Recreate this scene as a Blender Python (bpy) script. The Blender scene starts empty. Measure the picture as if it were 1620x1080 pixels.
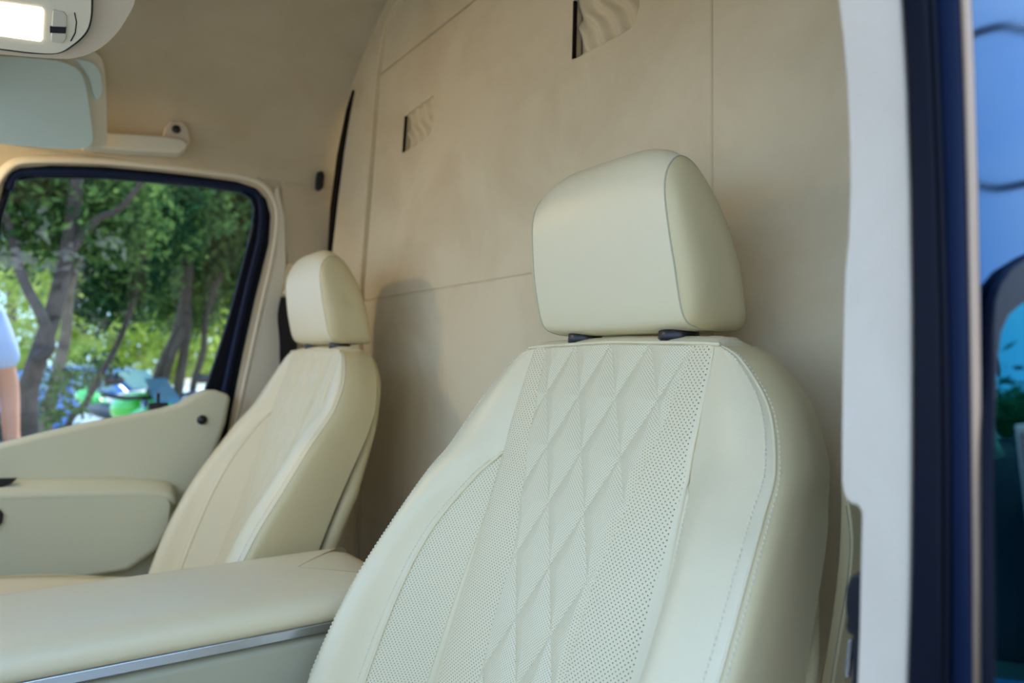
import bpy, bmesh, math, random
from mathutils import Vector, Matrix
R = random.Random(7)
C = bpy.context.scene.collection
SC = bpy.context.scene

# ------------------------------------------------------------------ camera
CAM = Vector((1.15, 0.0, 1.5)); FPX = 1175.0
HEAD = math.radians(33.5); PITCH = math.radians(1.4); ROLL = math.radians(-0.31)
fwd = Vector((-math.cos(HEAD) * math.cos(PITCH), math.sin(HEAD) * math.cos(PITCH), math.sin(PITCH)))
rgt = fwd.cross(Vector((0, 0, 1))).normalized(); upv = rgt.cross(fwd).normalized()
rot = Matrix.Rotation(ROLL, 3, fwd); rgt = -(rot @ -rgt); upv = rot @ upv
cd = bpy.data.cameras.new('camera'); cam = bpy.data.objects.new('camera', cd); C.objects.link(cam)
M4 = Matrix((rgt, upv, -fwd)).transposed().to_4x4(); M4.translation = CAM; cam.matrix_world = M4
cd.sensor_width = 36; cd.lens = 36 * FPX / 1620; cd.clip_start = 0.02; cd.clip_end = 300
cd.dof.use_dof = True; cd.dof.focus_distance = 0.86; cd.dof.aperture_fstop = 4.0
SC.camera = cam

# ------------------------------------------------------------------ world, sun, exposure
SC.view_settings.view_transform = 'Standard'; SC.view_settings.look = 'None'
SC.view_settings.gamma = 1.0; SC.view_settings.use_curve_mapping = False
SC.view_settings.exposure = -0.03
SC.cycles.max_bounces = 10; SC.cycles.diffuse_bounces = 6; SC.cycles.transparent_max_bounces = 24
SC.cycles.use_denoising = True; SC.cycles.sample_clamp_indirect = 6.0
w = bpy.data.worlds.new('sky'); SC.world = w; w.use_nodes = True
nt = w.node_tree; nt.nodes.clear()
def wn(t): return nt.nodes.new(t)
out = wn('ShaderNodeOutputWorld'); bg = wn('ShaderNodeBackground'); tc = wn('ShaderNodeTexCoord')
noi = wn('ShaderNodeTexNoise'); noi.inputs['Scale'].default_value = 1.7; noi.inputs['Detail'].default_value = 7
cr = wn('ShaderNodeValToRGB'); cr.color_ramp.elements[0].position = .47; cr.color_ramp.elements[1].position = .74
sep = wn('ShaderNodeSeparateXYZ'); gr = wn('ShaderNodeValToRGB')
gr.color_ramp.elements[0].position = 0.0; gr.color_ramp.elements[0].color = (.46, .67, .94, 1)
gr.color_ramp.elements[1].position = .75; gr.color_ramp.elements[1].color = (.17, .40, .88, 1)
e = gr.color_ramp.elements.new(.28); e.color = (.26, .55, .95, 1)
mx = wn('ShaderNodeMix'); mx.data_type = 'RGBA'; mx.inputs[7].default_value = (1.0, 1.0, 1.0, 1)
nt.links.new(tc.outputs['Generated'], noi.inputs['Vector']); nt.links.new(tc.outputs['Generated'], sep.inputs[0])
nt.links.new(noi.outputs['Fac'], cr.inputs[0]); nt.links.new(sep.outputs['Z'], gr.inputs[0])
nt.links.new(cr.outputs[0], mx.inputs[0]); nt.links.new(gr.outputs[0], mx.inputs[6])
nt.links.new(mx.outputs[2], bg.inputs[0]); bg.inputs[1].default_value = 3.2
nt.links.new(bg.outputs[0], out.inputs[0])
sd = bpy.data.lights.new('sun', 'SUN'); sd.energy = 9.0; sd.angle = math.radians(0.6); sd.color = (1, .95, .86)
sun = bpy.data.objects.new('sun', sd); C.objects.link(sun); sun.location = (-10, -6, 20)
sun.rotation_euler = Vector((-0.48, 0.40, 0.78)).to_track_quat('Z', 'Y').to_euler()

# ------------------------------------------------------------------ picking points on real planes of the van
def ray(u, v):
    return (fwd + rgt * ((u - 810) / FPX) + upv * ((540 - v) / FPX)).normalized()
def hy(u, v, y):
    d = ray(u, v); t = (y - CAM.y) / d.y; return CAM + d * t
def hx(u, v, x):
    d = ray(u, v); t = (x - CAM.x) / d.x; return CAM + d * t
def hz(u, v, z):
    d = ray(u, v); t = (z - CAM.z) / d.z; return CAM + d * t
def hd(u, v, dist):
    d = ray(u, v); return CAM + d * (dist / d.dot(fwd))
WT = 0.06                                   # inward lean of the far side
def hs(u, v, x0):                           # far side plane x = x0 + WT*(z-1.4)
    n = Vector((1, 0, -WT)); p0 = Vector((x0, 0, 1.4)); d = ray(u, v)
    t = (p0 - CAM).dot(n) / d.dot(n); return CAM + d * t

# ------------------------------------------------------------------ materials
def srgb(r, g, b):
    f = lambda c: (c / 255 / 12.92) if c / 255 <= .04045 else ((c / 255 + .055) / 1.055) ** 2.4
    return (f(r), f(g), f(b), 1)
def mat(name, col, rough=.5, metal=0, spec=.5, bump=0, bscale=200, var=None, vscale=6, sheen=0, coat=0, detail=3, emit=None, estr=0, vmid=.5):
    m = bpy.data.materials.new(name); m.use_nodes = True; t = m.node_tree; p = t.nodes['Principled BSDF']
    p.inputs['Base Color'].default_value = col; p.inputs['Roughness'].default_value = rough
    p.inputs['Metallic'].default_value = metal; p.inputs['Specular IOR Level'].default_value = spec
    p.inputs['Sheen Weight'].default_value = sheen; p.inputs['Coat Weight'].default_value = coat
    p.inputs['Coat Roughness'].default_value = .03
    tcn = t.nodes.new('ShaderNodeTexCoord')
    if var:
        n = t.nodes.new('ShaderNodeTexNoise'); n.inputs['Scale'].default_value = vscale; n.inputs['Detail'].default_value = 6
        n.inputs['Roughness'].default_value = .6; n.inputs['Distortion'].default_value = .6
        c = t.nodes.new('ShaderNodeValToRGB'); c.color_ramp.elements[0].color = var; c.color_ramp.elements[1].color = col
        c.color_ramp.elements[0].position = vmid - .2; c.color_ramp.elements[1].position = vmid + .12
        t.links.new(tcn.outputs['Object'], n.inputs['Vector']); t.links.new(n.outputs['Fac'], c.inputs[0]); t.links.new(c.outputs[0], p.inputs['Base Color'])
    if bump:
        n = t.nodes.new('ShaderNodeTexNoise'); n.inputs['Scale'].default_value = bscale; n.inputs['Detail'].default_value = detail
        b = t.nodes.new('ShaderNodeBump'); b.inputs['Strength'].default_value = bump; b.inputs['Distance'].default_value = .001
        t.links.new(tcn.outputs['Object'], n.inputs['Vector']); t.links.new(n.outputs['Fac'], b.inputs['Height']); t.links.new(b.outputs[0], p.inputs['Normal'])
    if emit:
        p.inputs['Emission Color'].default_value = emit; p.inputs['Emission Strength'].default_value = estr
    return m
LEATH = srgb(225, 215, 182)
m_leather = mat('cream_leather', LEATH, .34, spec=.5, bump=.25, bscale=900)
m_leather_shade = mat('cream_leather_shaded', srgb(212, 199, 156), .40, spec=.4, bump=.25, bscale=900)  # same cream leather, with the sides' warm shade put into the colour
m_stitch = mat('cream_thread', srgb(236, 232, 214), .6)
m_suede = mat('beige_suede', srgb(224, 210, 178), .95, spec=.15, bump=.5, bscale=260, var=srgb(208, 190, 156), vscale=4.2, sheen=.25, detail=6, vmid=.44)
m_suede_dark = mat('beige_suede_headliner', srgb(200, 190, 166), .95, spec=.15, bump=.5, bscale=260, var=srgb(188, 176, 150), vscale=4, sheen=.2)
m_suede_pale = mat('pale_suede', srgb(208, 198, 182), .95, spec=.15, bump=.5, bscale=300, var=srgb(200, 188, 172), vscale=7, sheen=.25)
m_white_trim = mat('ivory_trim', srgb(222, 218, 202), .5, spec=.4, bump=.2, bscale=700)
m_door = mat('door_trim', srgb(206, 208, 184), .5, spec=.4, bump=.3, bscale=800)
m_rubber = mat('black_rubber', srgb(7, 12, 28), .5, spec=.14, bump=.3, bscale=120)
m_rubber2 = mat('soft_rubber', srgb(12, 28, 60), .5, spec=.2)
m_black = mat('black_plastic', srgb(20, 22, 32), .35)
m_belt = mat('belt_webbing', srgb(24, 24, 30), .8)
m_chrome = mat('brushed_metal', srgb(205, 212, 225), .22, metal=.9)
m_console_body = mat('console_body', srgb(178, 176, 152), .55, spec=.3)
m_paint = mat('dark_blue_paint', srgb(8, 52, 96), .06, metal=1.0, coat=0)
m_edge = mat('warm_edge_glint', srgb(176, 150, 128), .35, metal=.3)  # tan paints the warm light caught by the blue body edge
m_sticker_txt = mat('sticker_print', srgb(235, 238, 242), .5)
m_dark = mat('dark_gap', srgb(30, 26, 24), .9, spec=.1)
m_lamp = mat('lamp_lens', (1, .9, .75, 1), .4, emit=(1, .82, .60, 1), estr=7)
m_grey_plastic = mat('grey_plastic', srgb(200, 198, 184), .4)
m_visor = mat('visor_vinyl', srgb(212, 236, 240), .5, bump=.2, bscale=600)
m_floor = mat('cab_carpet', srgb(120, 112, 98), .95, bump=.6, bscale=300)

def perf_mat(name, col, sp, rad, hole, quilt=False):
    m = bpy.data.materials.new(name); m.use_nodes = True; t = m.node_tree; p = t.nodes['Principled BSDF']
    p.inputs['Roughness'].default_value = .5; p.inputs['Specular IOR Level'].default_value = .35
    uv = t.nodes.new('ShaderNodeUVMap'); uv.uv_map = 'UVMap'
    def chain(off):
        a = t.nodes.new('ShaderNodeVectorMath'); a.operation = 'MULTIPLY_ADD'; a.inputs[1].default_value = (1 / sp, 1 / sp, 0); a.inputs[2].default_value = (off, off, 0)
        f = t.nodes.new('ShaderNodeVectorMath'); f.operation = 'FRACTION'
        s = t.nodes.new('ShaderNodeVectorMath'); s.operation = 'SUBTRACT'; s.inputs[1].default_value = (.5, .5, 0)
        l = t.nodes.new('ShaderNodeVectorMath'); l.operation = 'LENGTH'
        t.links.new(uv.outputs[0], a.inputs[0]); t.links.new(a.outputs[0], f.inputs[0]); t.links.new(f.outputs[0], s.inputs[0]); t.links.new(s.outputs[0], l.inputs[0])
        return l.outputs['Value']
    mn = t.nodes.new('ShaderNodeMath'); mn.operation = 'MINIMUM'; t.links.new(chain(100), mn.inputs[0]); t.links.new(chain(100.5), mn.inputs[1])
    mr = t.nodes.new('ShaderNodeMapRange'); mr.inputs['From Min'].default_value = rad * .8; mr.inputs['From Max'].default_value = rad * 1.15
    t.links.new(mn.outputs[0], mr.inputs['Value'])
    mxx = t.nodes.new('ShaderNodeMix'); mxx.data_type = 'RGBA'; mxx.inputs[6].default_value = hole; mxx.inputs[7].default_value = col
    t.links.new(mr.outputs[0], mxx.inputs[0]); t.links.new(mxx.outputs[2], p.inputs['Base Color'])
    b = t.nodes.new('ShaderNodeBump'); b.inputs['Strength'].default_value = .5; b.inputs['Distance'].default_value = .0008
    t.links.new(mr.outputs[0], b.inputs['Height']); t.links.new(b.outputs[0], p.inputs['Normal'])
    return m
m_perf = perf_mat('perforated_leather', LEATH, .0060, .112, srgb(34, 36, 30))
m_quilt = perf_mat('quilted_perforated_leather', LEATH, .0036, .12, srgb(96, 96, 82))

def tint(m, c):
    m.node_tree.nodes['Principled BSDF'].inputs['Specular Tint'].default_value = c
tint(m_paint, (.74, .88, 1, 1))
def glass_mat(name, tint, refl=1.0, ior=1.45):
    m = bpy.data.materials.new(name); m.use_nodes = True; t = m.node_tree; t.nodes.clear()
    o = t.nodes.new('ShaderNodeOutputMaterial'); a = t.nodes.new('ShaderNodeBsdfTransparent'); a.inputs[0].default_value = tint
    g = t.nodes.new('ShaderNodeBsdfGlossy'); g.inputs['Roughness'].default_value = 0.01
    f = t.nodes.new('ShaderNodeFresnel'); f.inputs['IOR'].default_value = ior
    x = t.nodes.new('ShaderNodeMixShader'); t.links.new(f.outputs[0], x.inputs[0]); t.links.new(a.outputs[0], x.inputs[1]); t.links.new(g.outputs[0], x.inputs[2])
    t.links.new(x.outputs[0], o.inputs[0]); return m
m_glass = glass_mat('window_glass', (.93, .97, .95, 1))
m_glass2 = mat('tinted_glass', srgb(4, 78, 100), .03, metal=1, coat=0); tint(m_glass2, (.55, .80, .90, 1))

# ------------------------------------------------------------------ mesh helpers
def link(name, bm, m, parent=None, smooth=True):
    me = bpy.data.meshes.new(name); bm.to_mesh(me); bm.free()
    o = bpy.data.objects.new(name, me); C.objects.link(o); me.materials.append(m)
    if smooth:
        for p in me.polygons: p.use_smooth = True
    if parent: o.parent = parent
    return o
def tag(o, label, cat, group=None):
    o['label'] = label; o['category'] = cat
    if group: o['group'] = group
    return o
def struct(o): o['kind'] = 'structure'; return o
def thing(name, label, cat, loc=(0, 0, 0), group=None):
    o = bpy.data.objects.new(name, None); C.objects.link(o); o.location = loc; o.empty_display_size = .05
    return tag(o, label, cat, group)
def bevel(o, w_, seg=3, ang=35):
    md = o.modifiers.new('bevel', 'BEVEL'); md.width = w_; md.segments = seg; md.limit_method = 'ANGLE'; md.angle_limit = math.radians(ang)
    wn_ = o.modifiers.new('wn', 'WEIGHTED_NORMAL'); wn_.keep_sharp = True
    return o
def bm_plate(bm, outer, vec, holes=()):
    """solid slab: polygon (with holes) swept along vec"""
    vec = Vector(vec); loops = []
    for lp in [outer] + list(holes):
        vs = [bm.verts.new(p) for p in lp]; es = [bm.edges.new((vs[i], vs[(i + 1) % len(vs)])) for i in range(len(vs))]
        loops.append((vs, es))
    r = bmesh.ops.triangle_fill(bm, use_beauty=True, use_dissolve=False, edges=[e_ for l in loops for e_ in l[1]])
    faces = [g for g in r['geom'] if isinstance(g, bmesh.types.BMFace)]
    r = bmesh.ops.extrude_face_region(bm, geom=faces)
    bmesh.ops.translate(bm, vec=vec, verts=[g for g in r['geom'] if isinstance(g, bmesh.types.BMVert)])
    bmesh.ops.recalc_face_normals(bm, faces=bm.faces)
def plate(name, outer, vec, m, parent=None, holes=(), bev=0, seg=3, smooth=True):
    bm = bmesh.new(); bm_plate(bm, [Vector(p) for p in outer], vec, [[Vector(p) for p in h] for h in holes])
    o = link(name, bm, m, parent, smooth)
    if bev: bevel(o, bev, seg)
    elif smooth:
        for p in o.data.polygons: p.use_smooth = False
    return o
def bm_box(bm, c, s, rotm=None):
    r = bmesh.ops.create_cube(bm, size=1); M = Matrix.Translation(Vector(c)) @ (rotm.to_4x4() if rotm else Matrix.Identity(4)) @ Matrix.Diagonal((s[0], s[1], s[2], 1))
    bmesh.ops.transform(bm, matrix=M, verts=r['verts']); return r['verts']
def box(name, c, s, m, parent=None, bev=.003, rotm=None, seg=3):
    bm = bmesh.new(); bm_box(bm, c, s, rotm); o = link(name, bm, m, parent)
    if bev: bevel(o, bev, seg)
    return o
def bm_tube(bm, pts, rad, n=8, closed=False, flat=1.0, cap=True):
    pts = [Vector(p) for p in pts]; N = len(pts); rings = []; prev = None
    for i in range(N):
        a = pts[(i - 1) % N] if closed or i else pts[0]; b = pts[(i + 1) % N] if closed or i < N - 1 else pts[-1]
        t = (b - a).normalized()
        if prev is None:
            nrm = t.orthogonal().normalized()
        else:
            nrm = (prev - t * prev.dot(t)).normalized()
        prev = nrm; bn = t.cross(nrm)
        r_ = rad[i] if isinstance(rad, (list, tuple)) else rad
        rings.append([bm.verts.new(pts[i] + nrm * math.cos(k * 2 * math.pi / n) * r_ + bn * math.sin(k * 2 * math.pi / n) * r_ * flat) for k in range(n)])
    for i in range(N if closed else N - 1):
        A = rings[i]; B = rings[(i + 1) % N]
        for k in range(n): bm.faces.new((A[k], A[(k + 1) % n], B[(k + 1) % n], B[k]))
    if cap and not closed:
        bm.faces.new(rings[0][::-1]); bm.faces.new(rings[-1])
def tube(name, pts, rad, m, parent=None, n=8, closed=False, flat=1.0):
    bm = bmesh.new(); bm_tube(bm, pts, rad, n, closed, flat); bmesh.ops.recalc_face_normals(bm, faces=bm.faces)
    return link(name, bm, m, parent)
def bm_loft(bm, rows, closed_u=False, cap=False):
    g = [[bm.verts.new(p) for p in r_] for r_ in rows]
    n = len(g[0])
    for i in range(len(g) - 1):
        for k in range(n if closed_u else n - 1):
            bm.faces.new((g[i][k], g[i][(k + 1) % n], g[i + 1][(k + 1) % n], g[i + 1][k]))
    if cap: bm.faces.new(g[0][::-1]); bm.faces.new(g[-1])
    return g
def cr1(P, t):
    """Catmull-Rom through list of tuples at parameter t"""
    n = len(P) - 1; i = min(max(int(math.floor(t)), 0), n - 1); f = t - i
    p0 = P[max(i - 1, 0)]; p1 = P[i]; p2 = P[i + 1]; p3 = P[min(i + 2, n)]
    return tuple(.5 * (2 * b + (c - a) * f + (2 * a - 5 * b + 4 * c - d) * f * f + (3 * b - a - 3 * c + d) * f ** 3) for a, b, c, d in zip(p0, p1, p2, p3))
def smooth_path(P, per=6):
    P = [tuple(p) for p in P]; return [Vector(cr1(P, i / per)) for i in range((len(P) - 1) * per + 1)]

# ================================================================== SETTING
PY = 0.74
# floor
struct(box('floor', (0, 1.525, .735), (1.86, 5.35, .03), m_floor, bev=0))
# ceiling + curved upper sides, swept along the cab
prof = [(-.885, 1.985), (-.868, 2.06), (-.83, 2.13), (-.753, 2.215), (-.65, 2.295), (-.52, 2.365), (-.36, 2.42), (-.18, 2.45), (0, 2.455)]
prof = [tuple(p) for p in smooth_path([(a, 0, b) for a, b in prof], 3)]
prof = [(p[0], p[2]) for p in prof]; prof = prof + [(-a, b) for a, b in prof[::-1][1:]]
bm = bmesh.new(); rows = []
for y in (-.75, -.4, 0, .3, .55, PY + .04, 4.2): rows.append([Vector((a, y, b)) for a, b in prof])
for y in (4.2, PY + .04, .55, .3, 0, -.4, -.75): rows.append([Vector((a * 1.03, y, b + .03)) for a, b in prof])
bm_loft(bm, rows); bmesh.ops.recalc_face_normals(bm, faces=bm.faces)
struct(link('ceiling', bm, m_suede_dark))

struct(box('wall_front', (0, -.735, 2.24), (1.5, .03, .44), m_suede_dark, bev=0))
# far side wall: plate with the window opening
def S(u, v, x0=-.93): return hs(u, v, x0)
X0 = -.93
def side_pt(y, z, x0=X0): return Vector((x0 + WT * (z - 1.4), y, z))
win_outer = [(-14, 420), (-4, 330), (8, 288), (30, 266), (75, 262), (160, 264), (250, 272), (330, 281), (378, 288), (404, 297), (421, 315), (428, 340), (425, 385), (404, 470), (384, 560), (366, 650), (352, 730), (330, 800), (60, 800), (-20, 800)]
hole = [S(*p) for p in win_outer]
outer = [side_pt(-.62, .76), side_pt(4.2, .76), side_pt(4.2, 2.0), side_pt(.2, 2.0), side_pt(-.62, 2.0)]
struct(box('wall_rear', (0, 4.215, 1.6), (1.84, .03, 1.7), m_paint, bev=0))
wl = struct(plate('wall_left', outer, (-.05, 0, 0), m_suede_dark, holes=[hole], bev=.012, seg=3))
# pale rounded lip round the window, catching the daylight
lip = smooth_path([S(u, v, X0 + .004) for u, v in [(-14, 300), (6, 270), (30, 255), (75, 252), (160, 254), (250, 262), (330, 271), (385, 279), (416, 291), (434, 315), (440, 345), (434, 400), (414, 490), (394, 580), (375, 670), (360, 740)]], 5)
bm = bmesh.new(); bm_tube(bm, lip, .013, 10, flat=.5); bmesh.ops.recalc_face_normals(bm, faces=bm.faces)
link('window_lip', bm, m_white_trim, wl)
# broad soft pillar trim beside the window (pale, rounded)
pil = [(433, 300), (438, 345), (436, 400), (416, 490), (396, 580), (372, 690), (350, 780), (440, 780), (452, 700), (446, 600), (446, 520), (452, 420), (450, 345), (439, 296)]
plate('pillar_trim', [S(u, v, X0 + .001) for u, v in pil], (.010, 0, 0), m_white_trim, wl, bev=.006)

# window seal (black), dark inner run channel, glass
def inset(pairs): return [S(u, v) for u, v in pairs]
glass_edge = [(-6, 420), (4, 345), (22, 288), (60, 283), (160, 284), (250, 291), (330, 299), (378, 306), (393, 315), (399, 332), (396, 360), (380, 425), (360, 500), (338, 570), (318, 628), (300, 700), (290, 795), (60, 795), (-12, 795)]
w1 = struct(plate('window_1', [S(u, v, X0 - .03) for u, v in win_outer], (.024, 0, 0), m_rubber, holes=[[S(u, v, X0 - .03) for u, v in glass_edge]], bev=.004))
chan = smooth_path([S(u, v, X0 - .004) for u, v in [(14, 300), (24, 277), (60, 272), (160, 273), (250, 281), (330, 289), (385, 297), (407, 309), (414, 335), (410, 380), (392, 455), (372, 540), (352, 630), (336, 700)]], 5)
tube('seal_bead', chan, .009, m_rubber2, w1, 8)
chan2 = smooth_path([S(u, v, X0 - .012) for u, v in [(403, 345), (388, 420), (368, 505), (346, 590), (326, 660)]], 5)
tube('run_channel', chan2, .006, m_black, w1, 8)
plate('glass', [S(u, v, X0 - .028) for u, v in [(-18, 270), (420, 270), (420, 340), (350, 800), (-18, 800)]], (-.004, 0, 0), m_glass, w1)

# far door panel
dpl = [(-70, 716), (0, 699), (60, 684), (130, 668), (200, 655), (250, 645), (278, 637), (300, 624), (318, 616), (336, 616), (360, 624), (352, 668), (330, 730), (300, 850), (300, 990), (-70, 990)]
d1 = struct(plate('door_1', [S(u, v, -.905) for u, v in dpl], (.045, 0, 0), m_door, bev=.014, seg=5))
arm = [(-70, 786), (0, 783), (120, 778), (240, 776), (262, 782), (272, 800), (268, 835), (248, 872), (205, 902), (120, 916), (-70, 925)]
plate('armrest', [S(u, v, -.800) for u, v in arm], (-.068, 0, 0), m_door, d1, bev=.016, seg=6)
led = [[S(u, va, -.862), S(u, va + 2, -.850), S(u, vb, -.803), S(u, vb + 10, -.799), S(u, vb + 18, -.81)] for u, va, vb in ((-70, 760, 783), (0, 757, 780), (100, 756, 777), (200, 756, 775), (250, 758, 775), (268, 762, 778), (278, 770, 786))]
bm = bmesh.new(); bm_loft(bm, led); bmesh.ops.recalc_face_normals(bm, faces=bm.faces); bmesh.ops.solidify(bm, geom=bm.faces[:], thickness=.004)
link('armrest_ledge', bm, m_door, d1)
bm = bmesh.new(); q = S(320, 664, -.858); bmesh.ops.create_cone(bm, cap_ends=True, segments=24, radius1=.013, radius2=.011, depth=.01, matrix=Matrix.Translation(q) @ Matrix.Rotation(math.pi / 2, 4, 'Y'))
link('lock_button', bm, m_black, d1)
plate('door_pull_recess', [S(u, v, -.835) for u, v in [(-70, 757), (28, 755), (18, 764), (0, 771), (-70, 780)]], (.012, 0, 0), m_black, d1, bev=.003)
plate('door_handle', [S(u, v, -.800) for u, v in [(-40, 800), (-4, 802), (6, 812), (4, 826), (-6, 838), (-40, 842)]], (.006, 0, 0), m_black, d1, bev=.003)
bm = bmesh.new(); q = S(250, 643, -.905); bm_box(bm, q, (.02, .045, .02)); bm_box(bm, q + Vector((0, 0, .012)), (.008, .008, .045)); bevel(link('window_clip', bm, m_black, d1), .003)

# ------------------------------------------------------------------ partition behind the seats
def Y(u, v, y=PY): return hy(u, v, y)
wb = struct(box('wall_back', (0, PY + .06, 1.62), (1.78, .03, 1.70), m_suede, bev=0))
zs = Y(700, 455).z                                   # height of the lower seam
xs = Y(1126, 200).x                                  # the upright seam
xl_b = Y(573, 440).x; tl = Y(597, 120)
a = Y(575, 474); slope = (tl.x - xl_b) / (tl.z - Y(573, 440).z)
def hatch(pts): return [Y(u, v) for u, v in pts]
h1 = hatch([(641, 184), (646, 177), (683, 151), (685, 155), (684, 200), (679, 212), (672, 218), (637, 241)])
h2 = hatch([(908, 2), (915, -30), (1000, -70), (1010, -60), (1010, 12), (1005, 30), (995, 44), (970, 58), (906, 93)])
g = 0.0
upper = [Vector((xl_b + .0, PY, zs + g)), tl, Vector((xs - g, PY, tl.z)), Vector((xs - g, PY, zs + g))]
upper[0].x = tl.x + (zs - tl.z) * slope
for p_ in upper[:2]: p_.x += .017
upper[1].z -= .003
plate('upper_panel', upper, (0, .02, 0), m_suede, wb, holes=[h1, h2], bev=.004)
lowp = [Vector((upper[0].x, PY, zs - g)), Vector((xs - g, PY, zs - g)), Vector((xs - g, PY, .80)), Vector((upper[0].x - .02, PY, .80))]
plate('lower_panel', lowp, (0, .02, 0), m_suede, wb, bev=.004)
plate('groove_shade', [Vector((upper[0].x - .06, PY + .010, .80)), Vector((upper[0].x + .06, PY + .010, .80)), Vector((tl.x + .06, PY + .010, tl.z + .03)), Vector((tl.x - .06, PY + .010, tl.z + .03))], (0, .02, 0), mat('groove_shade_brown', srgb(132, 110, 88), .9, spec=.1), wb)  # brown backing strip, the groove's shade put into its colour
plate('right_panel', [Vector((xs + g, PY, .80)), Vector((xs + g, PY, 2.42)), Vector((.55, PY, 2.34)), Vector((.90, PY, 2.0)), Vector((.90, PY, .80))], (0, .02, 0), m_suede, wb, bev=.004)
plate('top_panel', [Vector((tl.x - .003, PY, tl.z + .004)), Vector((tl.x + .03, PY, 2.44)), Vector((xs - g, PY, 2.44)), Vector((xs - g, PY, tl.z + .004))], (0, .02, 0), m_suede, wb, bev=.003)
def wavy(name, pts):
    xs_ = [p.x for p in pts]; zs_ = [p.z for p in pts]; x0, x1, z0, z1 = min(xs_) + .006, max(xs_) + .01, min(zs_) - .01, max(zs_) + .01
    bm = bmesh.new(); n = 60
    rows = [[Vector((x0 + (x1 - x0) * i / n, PY + .012 + .0045 * math.sin(((x0 + (x1 - x0) * i / n) * 1.0 + (z0 + (z1 - z0) * j / n) * .75) * 2 * math.pi / .038 + .8 * math.sin(j * .22)), z0 + (z1 - z0) * j / n)) for i in range(n + 1)] for j in range(n + 1)]
    bm_loft(bm, rows); bmesh.ops.recalc_face_normals(bm, faces=bm.faces)
    return link(name, bm, m_suede, wb)
for hh in (h1, h2):
    aa, bb = hh[-1], hh[0]
    plate('hatch_gap_shade', [aa + Vector((-.001, -.001, 0)), aa + Vector((.0032, -.001, .002)), bb + Vector((.0032, -.001, 0)), bb + Vector((-.001, -.001, 0))], (0, .006, 0), m_dark, wb)  # thin dark plate painting the depth shadow along the hatch edge
wavy('hatch_lining', h1); wavy('hatch_lining', h2)
# frame column between partition and far side
col_r = [(603, 60), (594, 122), (586, 220), (577, 330), (570, 440), (568, 560), (560, 900)]
col_l = [(552, 160), (541, 230), (531, 310), (522, 400), (516, 500), (512, 600), (505, 900)]
cl = [Y(u, v, PY - .012) for u, v in col_l]; cr_ = [Y(u, v, PY - .012) for u, v in col_r]
arc_o = [Y(u, v, PY - .012) for u, v in [(556, 120), (566, 85), (580, 50), (600, 15), (632, -25), (690, -75), (780, -125)]]
arc_i = [Y(u, v, PY - .012) for u, v in [(604, 62), (607, 40), (622, 10), (648, -18), (700, -60), (790, -110)]]
t1 = struct(plate('trim_1', arc_o[::-1] + cl + cr_[::-1] + arc_i, (0, .03, 0), m_suede, bev=.008, seg=4))
# dark strip painting the shaded slit between the side trim and frame column
plate('shadow_gap_strip', [Y(u, v, PY - .02) for u, v in [(557, 142), (550, 178), (540, 240), (530, 320), (521, 400), (517, 412), (522, 330), (533, 245), (547, 175)]], (0, .008, 0), m_dark, t1)
# side pillar lining between window and column: flat panel seams, hook, buttons
plate('pillar_panel', [S(u, v, X0 + .001) for u, v in [(446, 262), (515, 276), (521, 290), (519, 380), (512, 600), (470, 640), (452, 640), (455, 420), (445, 350)]], (.006, 0, 0), m_suede_dark, wl, bev=.003)
plate('anchor_plate', [S(u, v, X0 + .008) for u, v in [(455, 416), (500, 425), (500, 520), (440, 520), (438, 512), (447, 450)]], (.003, 0, 0), m_suede, wl, bev=.0015)
plate('coat_hook', [S(u, v, X0 + .016) for u, v in [(500, 273), (508, 272), (511, 280), (509, 298), (503, 304), (497, 300), (498, 285)]], (.018, 0, 0), m_black, wl, bev=.004)
bm = bmesh.new(); q = Y(529, 206, PY - .02); q = S(529, 206, -.895); bmesh.ops.create_cone(bm, cap_ends=True, segments=20, radius1=.0085, radius2=.007, depth=.006, matrix=Matrix.Translation(q) @ Matrix.Rotation(math.pi / 2, 4, 'Y'))
link('round_plug', bm, mat('tan_plug', srgb(150, 122, 90), .6), wl)

# ------------------------------------------------------------------ near door pillar, seal, body side
py = .42
tl_pts = [(1290, -900), (1322, -60), (1325, 0), (1332, 60), (1338, 130), (1342, 220), (1343, 300), (1341, 370), (1335, 430), (1333, 500), (1331, 600), (1330, 700), (1330, 765), (1334, 782), (1344, 796), (1357, 800), (1362, 812), (1360, 900), (1358, 1000), (1355, 1080), (1352, 1160)]
tr_pts = [(1372, -900), (1420, -60), (1425, 0), (1433, 150), (1438, 300), (1441, 480), (1441, 650), (1440, 800), (1438, 950), (1434, 1080), (1431, 1160)]
t2 = struct(plate('trim_2', [Y(u, v, py) for u, v in tl_pts] + [Y(u, v, py) for u, v in tr_pts[::-1]], (0, .09, 0), m_suede_pale, bev=.006, seg=4))
def strip(name, L, Rr, y, dep, m, parent=None, bev=.003, seg=3):
    return plate(name, [Y(u, v, y) for u, v in L] + [Y(u, v, y) for u, v in Rr[::-1]], (0, dep, 0), m, parent, bev=bev, seg=seg)
VS = [-60, 100, 300, 500, 700, 900, 1160]
def off(base, k): return [(u + k, v) for u, v in base]
bR = [(1371, -900), (1419, -60), (1430, 100), (1437, 300), (1440, 500), (1440, 700), (1438, 900), (1429, 1160)]
b2 = [(1424, -900), (1468, -60), (1476, 100), (1484, 300), (1490, 500), (1493, 700), (1494, 900), (1492, 1160)]
b3 = [(1484, -900), (1524, -60), (1531, 100), (1537, 300), (1541, 500), (1544, 700), (1546, 900), (1547, 1160)]
t3 = struct(strip('trim_3', bR, b2, py - .006, .05, m_rubber, bev=.004))
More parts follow.
